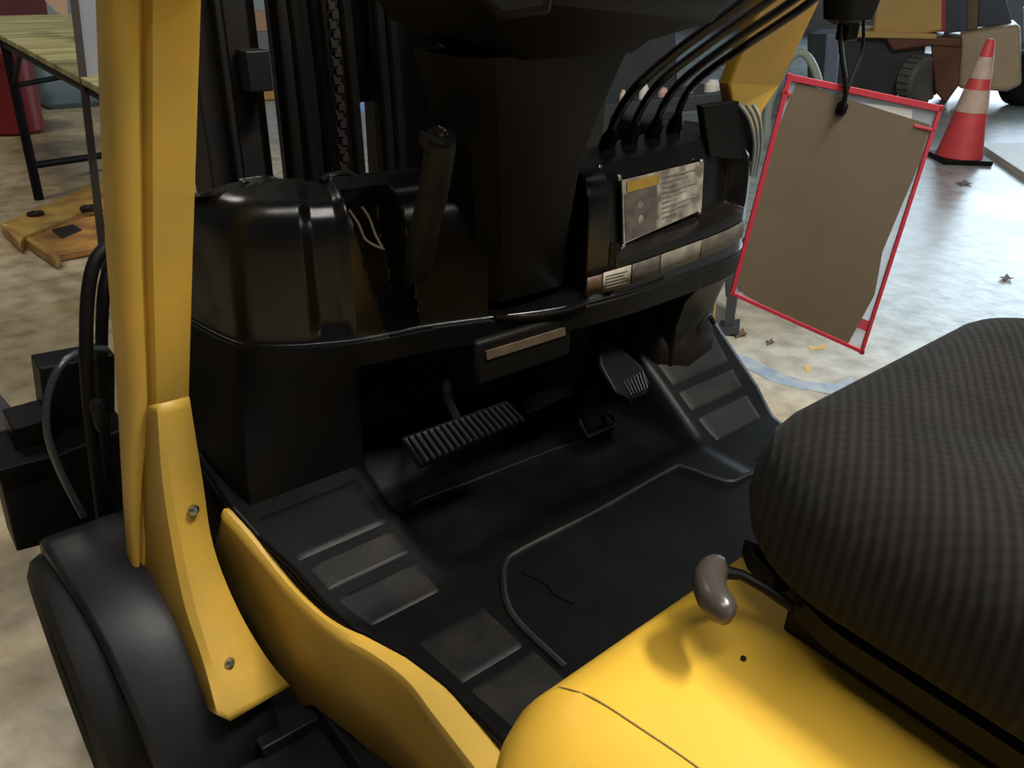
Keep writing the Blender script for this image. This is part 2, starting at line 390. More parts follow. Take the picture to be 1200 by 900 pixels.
# tan strip under the column
a = [at(570, 412, 1, 1.0), at(662, 384, 1, 1.0), at(663, 393, 1, 1.0), at(571, 422, 1, 1.0)]
tan = mat('tan_tape', (.10, .068, .038), .6, scale=40, var=.4)
MB().prism(a, (0, .004, 0)).build('tape_strip', tan, truck)
MB().prism([a[0]+Vector((-.02, .003, .02)), a[1]+Vector((.02, .003, .02)), a[2]+Vector((.02, .003, -.05)), a[3]+Vector((-.02, .003, -.05))], (0, .02, 0)).build('column_brace', blkm, truck, bevel=.008)

# --- metal instruction plate and decal strip on the right half of the dash
def label_mat():
    m = mat('scuffed_label', (.36, .33, .26), .5, scale=35, col2=(.10, .085, .065)); return m
lab = label_mat(); labd = mat('dark_label', (.055, .045, .038), .5, scale=50, col2=(.12, .10, .08)); laby = mat('label_yellow', (.36, .22, .03), .5, scale=60, var=.3)
ink = mat('label_print', (.19, .175, .14), .6, scale=60, var=.4)
P = [at(729, 212, 1, 1.035), at(825, 189, 1, 1.045), at(822, 246, 1, 1.035), at(731, 286, 1, 1.025)]
def quadpt(P, u, v): return (P[0].lerp(P[1], u)).lerp(P[3].lerp(P[2], u), v)
def subquad(P, u0, v0, u1, v1, off): return [quadpt(P, u, v)+Vector(off) for u, v in ((u0, v0), (u1, v0), (u1, v1), (u0, v1))]
pl = MB().prism(P, (0, .004, 0)).build('instruction_plate', lab, truck)
MB().prism(subquad(P, .02, .22, .40, .97, (0, -.0012, 0)), (0, .001, 0)).build('dark_panel', labd, pl)
MB().prism(subquad(P, .05, .03, .42, .20, (0, -.0016, 0)), (0, .001, 0)).build('caution_heading', laby, pl)
for k in range(9):
    v = .1+.09*k
    MB().prism(subquad(P, .47, v, .90-.12*(k % 3), v+.022, (0, -.0014, 0)), (0, .001, 0)).build('text_line', ink, pl)
for u, v in ((.2, .45), (.2, .7)):
    MB().lathe(quadpt(P, u, v)+Vector((0, -.0008, 0)), (0, -1, 0), [(.008, 0), (.008, .0012)], 16).build('symbol_disc', lab, pl)
for u, v in ((-.03, -.06), (.98, 1.03), (0.0, 1.04), (.97, .0)):
    MB().lathe(quadpt(P, u, v)+Vector((0, .002, 0)), (0, -1, 0), [(.006, 0), (.006, .003), (.003, .005)], 12).build('rivet', chrome, pl)
Sg = [Vector((p.x, p.y, 0)) for p in pc if .99 < p.x < 1.51]
def decal(x0, x1, m, name, z0, z1):
    pts = [p for p in Sg if x0 <= p.x <= x1]
    rows = [[p+Vector((0, -.0035, z0+.014*(p.x-1.03)/.4)), p+Vector((0, -.0035, z1+.014*(p.x-1.03)/.4))] for p in pts]
    return MB().grid(rows).build(name, m, cu, solid=.001)
dk = mat('worn_brown_decal', (.075, .062, .045), .5, scale=30, col2=(.035, .028, .02)); dk2 = mat('orange_brown_decal', (.11, .05, .02), .5, scale=40, var=.5)
lab2 = mat('cream_decal', (.30, .27, .20), .5, scale=30, col2=(.16, .14, .10))
decal(1.0, 1.035, dk2, 'decal_strip', .862, .898); decal(1.035, 1.11, lab2, 'decal_strip', .860, .900); decal(1.11, 1.19, dk, 'decal_strip', .860, .900)
decal(1.19, 1.32, mat('faded_cream_decal', (.15, .13, .095), .5, scale=25, col2=(.08, .07, .05)), 'decal_strip', .860, .900); decal(1.32, 1.50, dk, 'decal_strip', .860, .900)
for k in range(5):
    z = .868+.006*k
    pts = [p for p in Sg if 1.042 <= p.x <= 1.10-.01*(k % 2)]
    MB().grid([[p+Vector((0, -.0048, z)), p+Vector((0, -.0048, z+.0016))] for p in pts]).build('print_line', ink, cu, solid=.0006)

# --- front right duct below the dash
sec = [(1.27, 1.12, .85), (1.30, 1.06, .85), (1.37, 1.035, .85), (1.46, 1.05, .85), (1.51, 1.10, .85), (1.52, 1.25, .85), (1.28, 1.25, .85)]
r0 = [Vector(q) for q in sec]; c0 = Vector((1.40, 1.15, 0))
def sc_(ring, k, z, dx=0): return [Vector((c0.x+(p.x-c0.x)*k+dx, c0.y+(p.y-c0.y)*k, z)) for p in ring]
MB().loft([sc_(r0, 1.08, .842), sc_(r0, 1.0, .82), sc_(r0, .94, .76, .005), sc_(r0, .95, .68, .008), sc_(r0, 1.08, .655, .006), sc_(r0, 1.12, .63, .006), sc_(r0, 1.1, .55, .006)]).build('dash_pedestal', brn, truck, smooth=50, bevel=.01)

# --- steering column
def secx(l, r, py, y, dep):
    a, b = at(l, py, 1, y), at(r, py, 1, y); z = (a.z+b.z)/2; h = dep
    o = [(a.x, y+.25*h), (a.x+.012, y+.02), (a.x+.03, y), (b.x-.03, y), (b.x-.012, y+.02), (b.x, y+.25*h), (b.x, y+h), (a.x, y+h)]
    return [Vector((q[0], q[1], z)) for q in o]
MB().loft([secx(574, 672, 345, 1.05, .09), secx(572, 676, 300, 1.04, .10), secx(566, 694, 200, .99, .12), secx(562, 722, 130, .95, .13), secx(556, 752, 62, .91, .15)]).build('steering_column', brn, truck, smooth=50, bevel=.004)
MB().loft([secx(600, 756, 66, .90, .14), secx(592, 775, 52, .885, .17), secx(560, 850, 30, .86, .20), secx(545, 872, -5, .83, .22), secx(540, 880, -70, .80, .22)]).build('column_head', brn, truck, smooth=50, bevel=.006)
MB().loft([secx(560, 660, 6, .815, .05), secx(583, 646, 27, .835, .04)]) if False else None
dsp = [at(545, -40, 1, .80), at(655, -40, 1, .80), at(648, 18, 1, .83), at(583, 27, 1, .83), at(552, -2, 1, .815)]
MB().prism(dsp, (0, .05, 0)).build('display_housing', blkm, truck, bevel=.008)
MB().prism([p+(dsp[0]-p)*0+Vector((0, -.003, 0)) for p in [at(560, -40, 1, .80), at(638, -40, 1, .80), at(634, 6, 1, .825), at(588, 13, 1, .825), at(563, -6, 1, .815)]], (0, .004, 0)).build('display_panel', mat('display_glass', (.015, .017, .020), .5, spec=.2), truck)

# --- control levers rising from the dash to the right
def lev(pts, r=.0065):
    return curve([at(a, b, 1, y) for a, b, y in pts], 8)
for k, pts in enumerate((
    [(712, 168, 1.13), (724, 135, 1.09), (748, 100, 1.03), (800, 55, .96), (868, 5, .88), (905, -30, .84)],
    [(738, 162, 1.13), (750, 130, 1.09), (775, 95, 1.03), (835, 48, .95), (905, -2, .87), (940, -30, .84)],
    [(765, 156, 1.13), (778, 122, 1.09), (802, 92, 1.03), (860, 48, .94), (930, 0, .86), (960, -25, .83)],
    [(790, 150, 1.13), (800, 118, 1.09), (822, 90, 1.03), (876, 52, .93), (942, 8, .85), (975, -20, .82)])):
    l = MB().tube(lev(pts), .0075 if k else .009, 10).build('control_lever', blk, truck)
    MB().lathe(at(*pts[0][:2], 1, pts[0][2]), (at(*pts[1][:2], 1, pts[1][2])-at(*pts[0][:2], 1, pts[0][2])), [(.016, -.01), (.016, .012), (.011, .03), (.008, .045)], 14).build('rubber_boot', rub, l)
kb = [at(985, 12, 1, .62)]
g = MB(); c = dist(998, 2, 1.12)
g.slab(c.x-.045, c.x+.045, c.y-.025, c.y+.025, ((.015, c.z-.028), (.004, c.z-.022), (0, c.z), (0, c.z+.05), (.02, c.z+.06)), .02)
g.build('lever_grip', blkm, truck)
MB().tube(curve([dist(940, -18, 1.12), dist(965, -8, 1.12), c], 6), .008).build('lever_rod', blkm, truck)
MB().box(c+Vector((.005, 0, -.035)), (.03, .02, .03)).build('grip_stem', blkm, truck, bevel=.004)

# --- parking brake lever
b0, b1, b2, b3 = at(488, 330, 1, 1.12), at(494, 285, 1, 1.05), at(510, 215, 1, 1.0), at(517, 163, 1, .965)
bl = MB().tube([b0, b1, b1.lerp(b2, .5), b2, b2.lerp(b3, .9), b3], [.022, .0235, .023, .0225, .0225, .019], 20).build('brake_lever', mat('olive_black_grip', (.020, .018, .013), .6, scale=30, var=.3, spec=.2), truck)
ax = (b3-b2).normalized()
MB().lathe(b3, ax, [(.019, -.002), (.021, .004), (.021, .008), (.016, .010)], 20).build('lever_collar', rubd, bl)
MB().lathe(b3, ax, [(.010, .004), (.0095, .016), (.006, .021), (.002, .023)], 16).build('release_button', blk, bl)
MB().prism([b3+Vector((-.012, -.004, .004)), b3+Vector((-.028, 0, .014)), b3+Vector((-.032, .002, -.002)), b3+Vector((-.02, 0, -.02))], (0, .01, 0)).build('release_catch', rubd, bl, bevel=.002)
wire = mat('pale_wire', (.30, .26, .18), .4, scale=20, var=.2)
MB().tube(curve([at(409, 246, 1, 1.16), at(420, 262, 1, 1.15), at(428, 280, 1, 1.14), at(440, 288, 1, 1.13), at(450, 292, 1, 1.13)], 5), .0022, 6).build('brake_cable', wire, truck)
MB().tube(curve([at(424, 242, 1, 1.16), at(433, 256, 1, 1.15), at(440, 275, 1, 1.14), at(448, 290, 1, 1.13)], 5), .0022, 6).build('brake_cable', wire, truck)
MB().tube(curve([at(377, 213, 2, 1.085), at(385, 206, 2, 1.09), at(408, 203, 2, 1.092), at(420, 210, 2, 1.085)], 5), .005, 8).build('slot_rim', blk, truck)

# --- brake pedal with ribs, bracket and accelerator
Pb = [at(470, 512, 1, 1.0), at(595, 468, 1, 1.0), at(618, 492, 1, .965), at(494, 548, 1, .96)]
pm = MB(); nn = Vector((0, .03, -.012)); nb = (Pb[1]-Pb[0]).cross(Pb[3]-Pb[0]).normalized()
if nb.y > 0: nb = -nb
bp_ = MB().prism(Pb, -nb*.016).build('brake_pedal', rub, truck, bevel=.007)
for k in range(17):
    u = .05+.9*k/16
    a_, b_ = quadpt(Pb, u, .07), quadpt(Pb, u, .93)
    mid = a_.lerp(b_, .5)+nb*.004
    MB().tube([a_+nb*.0005, a_.lerp(b_, .12)+nb*.003, mid, a_.lerp(b_, .88)+nb*.003, b_+nb*.0005], .0026, 6).build('tread_rib', rub, bp_)
MB().tube([quadpt(Pb, .5, .3)-nb*.012, at(525, 470, 1, 1.06), at(520, 430, 1, 1.15)], .010, 8).build('pedal_arm', blkm, truck)
br = [at(612, 468, 1, 1.08), at(668, 446, 1, 1.08), at(672, 462, 1, 1.07), at(617, 488, 1, 1.07)]
MB().prism(br, (0, .02, 0)).build('pedal_crossbar', rub, truck, bevel=.003)
MB().box(at(690, 458, 1, 1.09), (.05, .03, .03)).build('pedal_block', blkm, truck, bevel=.004)
fr_ = [at(678, 492, 2, .53), at(688, 512, 2, .50), at(722, 497, 2, .50), at(712, 482, 2, .53)]
MB().tube([fr_[0], fr_[1], fr_[2], fr_[3]], .006, 8).build('pedal_socket', rubd, truck)
Pa = [at(700, 396, 1, 1.06), at(722, 400, 1, 1.05), at(752, 428, 1, 1.0), at(762, 448, 1, .97), at(758, 462, 1, .955), at(740, 468, 1, .95), at(722, 460, 1, .965), at(703, 428, 1, 1.02)]
na = (Pa[2]-Pa[0]).cross(Pa[6]-Pa[0]).normalized()
if na.y > 0: na = -na
ac = MB().prism(Pa, -na*.012).build('accelerator_pedal', rub, truck, bevel=.005)
Qa = [at(728, 448, 1, .985), at(754, 434, 1, .99), at(760, 456, 1, .96), at(738, 466, 1, .952)]
for k in range(7):
    u = .08+.14*k
    MB().tube([quadpt(Qa, u, .02)+na*.002, quadpt(Qa, u, .95)+na*.002], .0022, 6).build('tread_rib', rubd, ac)
MB().tube([at(735, 470, 1, .97), at(738, 474, 1, 1.0), at(722, 462, 1, 1.08)], .007, 8).build('pedal_stem', blkm, truck)

# --- left front pillar (overhead guard post) with grooves
def post(secs, name):
    rings = []
    for (L_, R_, d) in secs:       # left edge point, right edge point, depth forward
        wv = R_-L_; W = wv.length; u = wv.normalized(); f = Vector((0, 1, 0)); f = (f-u*f.dot(u)).normalized()
        prof = [(0, .7), (.0, .30), (.02, .16), (.06, .06), (.13, .0), (.20, -.03), (.28, -.02), (.315, .12), (.35, .14), (.39, .05), (.43, -.035), (.60, -.05), (.90, -.05), (.965, -.02), (.99, .05), (1.0, .25), (1, .9), (.5, 1), (.1, .95)]
        rings.append([L_+u*(W*a)+f*(d*b*.9) for a, b in prof])
    return rings
secs = []
for pyL, l, r, y in ((-520, 100, 305, .86), (-250, 107, 272, .97), (0, 118, 238, 1.08), (150, 122, 233, 1.12), (300, 127, 228, 1.15), (465, 139, 223, 1.19), (600, 148, 196, 1.215), (680, 154, 180, 1.225), (702, 160, 175, 1.227)):
    L_, R_ = at(l+(12 if pyL < 500 else 3), pyL, 1, y), at(r, pyL, 1, y)
    secs.append((L_, R_, .10 if pyL < 500 else .05))
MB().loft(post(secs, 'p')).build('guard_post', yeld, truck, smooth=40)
# gusset plate wrapping the foot of the pillar
def gp(px, py, y): return at(px, py, 1, y)
left = [gp(172, 476, 1.185), gp(169, 560, 1.205), gp(168, 640, 1.225), gp(171, 712, 1.215), gp(207, 772, 1.12), gp(243, 832, 1.03)]
fold = [gp(184, 474, 1.145), gp(190, 560, 1.135), gp(202, 640, 1.115), gp(217, 712, 1.085), gp(238, 775, 1.035), gp(255, 838, .978)]
fold2 = [gp(191, 473, 1.143), gp(199, 560, 1.130), gp(213, 640, 1.108), gp(229, 712, 1.075), gp(248, 775, 1.027), gp(270, 845, .972)]
right = [gp(222, 465, 1.145), gp(237, 560, 1.13), gp(250, 640, 1.10), gp(278, 712, 1.06), gp(312, 770, 1.015), gp(340, 804, .985)]
rows = [curve(c_, 5) for c_ in (left, fold, fold2, right)]
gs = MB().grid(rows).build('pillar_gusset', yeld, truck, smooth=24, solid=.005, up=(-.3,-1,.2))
for (px, py, y) in ((227, 598, 1.112), (269, 777, 1.02)):
    c = gp(px, py, y); nrm = Vector((-.35, -.85, .25)).normalized()
    MB().lathe(c, nrm, [(.0085, -.004), (.0085, .002), (.0065, .006), (.002, .0075)], 18).build('bolt', chrome, gs)

# --- right front pillar
secs = []
for pyL, l, r, y, in ((385, 815, 838, 1.13), (340, 826, 842, 1.12), (240, 838, 875, 1.09), (130, 868, 895, 1.06), (100, 864, 915, 1.05), (0, 905, 962, .98), (-120, 940, 1035, .90), (-300, 1000, 1140, .80)):
    x0 = at(l, pyL, 1, y); x1 = at(r, pyL, 1, y); secs.append((x0+Vector((0, .02, 0)), x1, .09))
rings = [[a, b, b+Vector((.0, .03, 0)), a+Vector((.0, .03, 0))] for a, b, d in secs]
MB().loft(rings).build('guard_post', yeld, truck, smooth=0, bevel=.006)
MB().prism([at(824, 124, 1, 1.05), at(866, 118, 1, 1.05), at(882, 148, 1, 1.05), at(884, 190, 1, 1.05), at(832, 184, 1, 1.05)], (0, .02, 0)).build('cable_bracket', blkm, truck, bevel=.004)
# pale grey tubes painting in glints on the glossy right end of the dash
for k in range(3):
    MB().tube(curve([at(866+8*k, 122, 1, 1.05), at(878+6*k, 140, 1, 1.04), at(884+4*k, 170, 1, 1.04), at(880+3*k, 205, 1, 1.05)], 5), .004, 8).build('dash_end_glint', mat('glint_grey%d' % k, (.16, .18, .19), .4), truck)
MB().tube(curve([at(820, 385, 1, 1.03), at(830, 370, 1, 1.03), at(836, 378, 1, 1.03)], 4), .006, 8).build('mat_clip', blkm, truck)

# --- hood (seat deck)
def hoodf(p):
    k = 1-smooth(.32, .60, p.x)
    if p.y > 0: p.y -= .035*k*k*smooth(.1, .4, p.y)
    p.z -= .035*(k**3)*smooth(.6, .75, p.z)
    return p
hood = MB().slab(.325, 1.56, -.75, .497, ((.0, .30), (.0, .62), (.004, .66), (.013, .69), (.028, .718), (.05, .741), (.08, .755), (.12, .761), (.2, .763), (.3, .764)), .085, 10, hoodf).build('hood', yel, truck, smooth=70)
from mathutils.bvhtree import BVHTree
hb = BVHTree.FromPolygons([v.co for v in hood.data.vertices], [tuple(p.vertices) for p in hood.data.polygons])
def on_hood(px, py):
    h = hb.ray_cast(CAM, ray(px, py).normalized()); return h[0]
sp = [on_hood(a, b) for a, b in ((655, 806), (670, 809), (690, 816), (710, 827), (730, 840), (760, 860), (790, 880), (825, 905), (880, 945))]
MB().tube(curve([p for p in sp if p], 6), .0013, 6).build('panel_seam', mat('olive_panel_seam', (.20, .13, .025), .7), truck)  # panel line between hood top and side, in plain olive
MB().lathe(at(871, 772, 2, .763), (0, 0, 1), [(.003, 0), (.003, .002), (.001, .003)], 10).build('screw', blkm, truck)

# --- driver's seat
SX0, SX1, SY0, SY1 = .603, 1.275, -.20, .458
def seatf(p):
    if p.y > .2: p.y -= .072*abs((p.x-.94)/.32)**1.9
    return p
cu_prof = ((.055, .842), (.025, .850), (.006, .868), (.0, .895), (.004, .93), (.013, .958), (.03, .982), (.055, .999), (.085, 1.008), (.12, 1.011), (.17, 1.006), (.22, 1.0), (.27, .998))
MB().slab(SX0, SX1, SY0, SY1, cu_prof, .12, 12, seatf).build('seat_cushion', fab, truck, smooth=80)
MB().slab(SX0+.02, SX1-.02, SY0+.02, SY1-.035, ((.01, .81), (0, .815), (0, .842), (.01, .85)), .12, 8, seatf).build('seat_pan', blkm, truck)
for x in (.69, 1.19):
    MB().box((x, .08, .788), (.05, .48, .05)).build('seat_rail', stl, truck, bevel=.003)
bk = MB(); rings = []
for z, y, wd, d in ((.93, -.20, .25, .05), (1.0, -.22, .27, .075), (1.15, -.25, .27, .08), (1.3, -.29, .26, .075), (1.42, -.32, .22, .06), (1.47, -.335, .16, .03)):
    rings.append([Vector((.955+wd*math.copysign(abs(math.cos(t))**.5, math.cos(t)), y+d*math.copysign(abs(math.sin(t))**.7, math.sin(t)), z)) for t in [2*math.pi*k/32+.001 for k in range(32)]])
bk.loft(rings).build('backrest', fab, truck, smooth=80)
# seat adjuster handle with grey grip
k0 = [at(836, 662, 2, .835), at(828, 672, 2, .84), at(831, 690, 2, .842), at(842, 708, 2, .842), at(856, 720, 2, .84)]
gpth = curve([at(850, 665, 2, .84), at(838, 667, 2, .842), at(831, 680, 2, .843), at(836, 700, 2, .843), at(848, 714, 2, .842), at(861, 722, 2, .84)], 5)
ng = len(gpth)-1
hd = MB().tube(gpth, [max(.002, .0175*(1-abs(2*i/ng-1)**4)**.5) for i in range(ng+1)], 20)
hd = hd.build('adjuster_grip', gry, truck, smooth=80)
MB().tube([at(848, 670, 2, .842), at(870, 674, 2, .84), at(895, 688, 2, .835), at(930, 712, 2, .83)], [.008, .006, .006, .006], 10).build('adjuster_rod', rubd, truck)
MB().prism([at(868, 650, 2, .82), at(893, 660, 2, .82), at(925, 690, 2, .82), at(905, 700, 2, .82), at(875, 668, 2, .82)], (0, 0, .025)).build('adjuster_bracket', blkm, truck, bevel=.003)

# --- mast, chains and hoses in front of the dash
def vert(px0, px1, y, dep, name, m, z0=.15, z1=2.6, py=100):
    a, b = at(px0, py, 1, y), at(px1, py, 1, y)
    return MB().box(((a.x+b.x)/2, y+dep/2, (z0+z1)/2), (b.x-a.x, dep, z1-z0)).build(name, m, truck, bevel=.004)
vert(232, 262, 1.50, .10, 'mast_rail', stl); vert(264, 272, 1.47, .05, 'mast_rail', stl); vert(272, 300, 1.55, .12, 'mast_rail', stl)
mb_ = at(298, 82, 1, 1.52); MB().box(mb_, (.045, .05, .07)).build('mast_bracket', stl, truck, bevel=.003)
vert(334, 347, 1.56, .04, 'mast_rail', stl); vert(350, 372, 1.60, .10, 'mast_rail', stl)
vert(232, 309, 1.72, .06, 'mast_rail', stl); vert(333, 419, 1.72, .06, 'mast_rail', stl); vert(440, 560, 1.74, .06, 'mast_rail', stl); vert(665, 712, 1.7, .06, 'mast_rail', stl)
for px_, y_ in ((384, 1.64), (485, 1.66)):
    a = at(px_, 100, 1, y_); MB().tube([(a.x, y_, .4), (a.x, y_, 2.6)], .022, 20).build('lift_cylinder', stl, truck)
MB().prism([at(412, -60, 1, 1.76), at(446, -60, 1, 1.76), at(446, 117, 1, 1.76), at(412, 122, 1, 1.76)], (0, .05, 0)).build('mast_crossmember', stl, truck, bevel=.004)
vert(468, 508, 1.60, .12, 'mast_rail', stl); vert(535, 600, 1.45, .10, 'mast_rail', stl); vert(600, 665, 1.55, .12, 'mast_rail', stl)
def hose(px, y, r, name='hydraulic_hose', m=blkm, py=100):
    a = at(px, py, 1, y)
    return MB().tube(curve([Vector((a.x+.012*math.sin(i*1.3), y, z)) for i, z in enumerate((.3, .7, 1.1, 1.5, 1.9, 2.4))], 5), r, 10).build(name, m, truck)
hose(353, 1.52, .011); hose(377, 1.55, .014); hose(411, 1.5, .012); hose(448, 1.5, .012); hose(462, 1.5, .012); hose(516, 1.46, .012)
def chain(px, y):
    a = at(px, 100, 1, y); ch = MB()
    for i in range(120):
        ch.box((a.x+(.003 if i % 2 else -.003), y, .6+i*.0165), (.013, .012, .012))
        ch.box((a.x, y, .608+i*.0165), (.020, .006, .006))
    return ch.build('lift_chain', chn, truck, smooth=0, kind='stuff')
chain(396, 1.50); chain(531, 1.44)
MB().box((1.0, 1.64, .42), (.95, .08, .12)).build('mast_crossmember', stl, truck, bevel=.005)
MB().box((1.0, 1.70, 1.75), (.95, .06, .12)).build('mast_crossmember', stl, truck, bevel=.005)
# hoses and tilt gear left of the pillar
MB().tube(curve([at(130, 285, 1, 1.48), at(112, 305, 1, 1.47), at(103, 345, 1, 1.46), at(101, 410, 1, 1.45), at(104, 470, 1, 1.45), at(114, 560, 1, 1.45), at(125, 640, 1, 1.45)], 6), .0115, 12).build('hydraulic_hose', blkm, truck)
MB().tube(curve([at(134, 300, 1, 1.52), at(122, 340, 1, 1.5), at(119, 420, 1, 1.5), at(122, 500, 1, 1.5), at(130, 600, 1, 1.5)], 6), .011, 12).build('hydraulic_hose', blkm, truck)
MB().tube(curve([at(125, 409, 1, 1.47), at(98, 411, 1, 1.46), at(72, 428, 1, 1.44), at(56, 465, 1, 1.43), at(56, 510, 1, 1.42), at(72, 555, 1, 1.42), at(98, 605, 1, 1.42)], 6), .0065, 10).build('hydraulic_hose', mat('hose_sheen', (.02, .028, .03), .3), truck)
MB().prism([at(0, 562, 1, 1.62), at(150, 500, 1, 1.62), at(150, 612, 1, 1.62), at(20, 647, 1, 1.62)], (0, .10, 0)).build('axle_beam', blkm, truck, bevel=.004)
MB().prism([at(-40, 560, 1, 1.60), at(60, 535, 1, 1.60), at(62, 548, 1, 1.60), at(-40, 578, 1, 1.60)], (0, .16, 0)).build('axle_flange', rub, truck, bevel=.004)
MB().prism([at(46, 432, 1, 1.70), at(135, 415, 1, 1.70), at(135, 560, 1, 1.70), at(60, 540, 1, 1.70)], (0, .08, 0)).build('tilt_bracket', rub, truck, bevel=.004)
MB().prism([at(14, 503, 1, 1.66), at(60, 490, 1, 1.66), at(62, 515, 1, 1.66), at(18, 528, 1, 1.66)], (0, .1, 0)).build('beam_block', rub, truck, bevel=.004)
MB().lathe(at(112, 470, 1, 1.42), (0, 0, -1), [(.010, 0), (.012, .01), (.012, .05), (.009, .06)], 10).build('hose_fitting', rubd, truck)
MB().box((.75, 1.55, .30), (.8, .5, .3)).build('front_chassis', blkm, truck, bevel=.01)

# ------------------------------------------------------------------ hanging document pouch
T = [dist(923, 86, 1.13), dist(1105, 124, 1.15), dist(1011, 415, 1.27), dist(855, 345, 1.25)]
c = (T[0]+T[1])/2
pn = (T[1]-T[0]).cross(T[3]-T[0]).normalized()
T[2] = CAM+ray(1011, 415)*((T[0]-CAM).dot(pn)/ray(1011, 415).dot(pn))
pn = (T[1]-T[0]).cross(T[3]-T[0]).normalized()
if pn.dot(CAM-c) < 0: pn = -pn
pouch = thing('document_pouch', (T[2]+T[3])/2, 'red-edged clear plastic document pouch hanging on a cord above the seat', 'pouch')
vinyl = bpy.data.materials.new('clear_vinyl'); vinyl.use_nodes = True
nt = vinyl.node_tree; b = nt.nodes['Principled BSDF']; b.inputs['Base Color'].default_value = (.72, .78, .84, 1); b.inputs['Roughness'].default_value = .22
b.inputs['Alpha'].default_value = .03
tc = nt.nodes.new('ShaderNodeTexCoord'); nz = nt.nodes.new('ShaderNodeTexNoise'); nz.inputs['Scale'].default_value = 18
bp = nt.nodes.new('ShaderNodeBump'); bp.inputs['Strength'].default_value = .3; bp.inputs['Distance'].default_value = .01
nt.links.new(tc.outputs['Object'], nz.inputs['Vector']); nt.links.new(nz.outputs['Fac'], bp.inputs['Height']); nt.links.new(bp.outputs['Normal'], b.inputs['Normal'])
def bow(u, v): return .008*math.sin(math.pi*u)*math.sin(math.pi*v)
def sheet(P, off, sign=1, n=16, k=1):
    return [[quadpt(P, i/n, j/n)+pn*(off+sign*k*bow(i/n, j/n)) for i in range(n+1)] for j in range(n+1)]
MB().grid(sheet(T, .001)).build('front_film', vinyl, pouch, smooth=80, up=pn)
vin2 = mat('film_reflection_vinyl', (.50, .56, .62), .3, scale=12, var=.15, alpha=.55)  # film's reflection of the bright floor put into its pale half-opaque colour
MB().grid(sheet(T, -.0012, -1)).build('back_film', vin2, pouch, smooth=80)
def edge(a, b, w_, name='red_binding', tuck=0):
    dr = (b-a).normalized(); s = dr.cross(pn).normalized()
    mid = (T[0]+T[2])/2
    if s.dot(mid-a) < 0: s = -s
    q = [a-dr*.001, b+dr*.001, b+s*w_, a+s*w_]
    return MB().prism([p+pn*.0022 for p in q], -pn*.0044).build(name, red, pouch, bevel=.0008)
edge(T[0], T[1], .009); edge(T[1], T[2], .006); edge(T[2], T[3], .006); edge(T[3], T[0], .007)
edge(quadpt(T, 0, .065), quadpt(T, .055, .075), .006, 'red_tab'); edge(quadpt(T, .86, .085), quadpt(T, 1, .085), .004, 'red_tab'); 
q = [quadpt(T, u, v)-pn*.0005 for u, v in ((.90, .86), (.985, .86), (.985, .905), (.88, .905))]
MB().prism(q, pn*.0006).build('red_tab', red, pouch)
MB().lathe(quadpt(T, .38, .095), pn, [(.006, -.003), (.008, -.003), (.008, .004), (.006, .004)], 16).build('eyelet', blkm, pouch)
h0 = quadpt(T, .38, .10)+pn*.005
MB().tube(curve([h0, h0+Vector((0, 0, .03)), dist(986, 60, 1.125), dist(984, 25, 1.12)], 5), .0035, 8).build('cord', blkm, pouch)
MB().tube(curve([h0, h0+Vector((.004, 0, .028)), dist(1010, 60, 1.14), dist(1012, 22, 1.12)], 5), .0025, 8).build('cord', blkm, pouch)
MB().tube([h0+Vector((-.006, 0, .008)), h0+Vector((.006, 0, .006))], .006, 8).build('cord_knot', blkm, pouch)
Pp = [dist(929, 100, 1.137), dist(1092, 147, 1.153), dist(997, 404, 1.262), dist(862, 337, 1.245)]
pts = [(935, 96), (1000, 118), (1090, 146), (1078, 190), (1057, 240), (1034, 295), (1025, 345), (993, 404), (925, 376), (872, 345), (862, 330), (885, 240), (908, 160)]
def on_pouch(px, py, off=0):
    v = ray(px, py); t_ = (c-CAM).dot(pn)/v.dot(pn); return CAM+v*t_+pn*off
pp = MB().prism([on_pouch(a, b_, .0006) for a, b_ in pts], -pn*.0012)
tag(pp.build('brown_paper_sheet', paper, None, smooth=0), 'worn brown paper sheet inside the red-edged clear pouch', 'paper')
tagw = [on_pouch(x_, y_, -.0015) for x_, y_ in ((1005, 120), (1070, 128), (1068, 150), (1010, 140))]
tag(MB().prism(tagw, -pn*.0004).build('white_card', mat('white_card', (.62, .62, .60), .6, scale=10, var=.1), None, smooth=0), 'white card showing above the brown paper in the pouch', 'card')

# ------------------------------------------------------------------ background helpers
class BG:
    """vertical plane standing on the floor where a pixel meets it"""
    def __init__(s, px, py):
        s.b = at(px, py, 2, 0); f = Vector((s.b.x, s.b.y, 0)).normalized(); s.f = f; s.r = Vector((f.y, -f.x, 0))
    def p(s, px, py, d=0):
        v = ray(px, py); q = s.b+s.f*d; t_ = (q-CAM).dot(s.f)/v.dot(s.f); return CAM+v*t_
    def prism(s, pts, d=0, dep=.2, mb=None):
        mb = mb or MB(); return mb.prism([s.p(a, b_, d) for a, b_ in pts], s.f*dep)

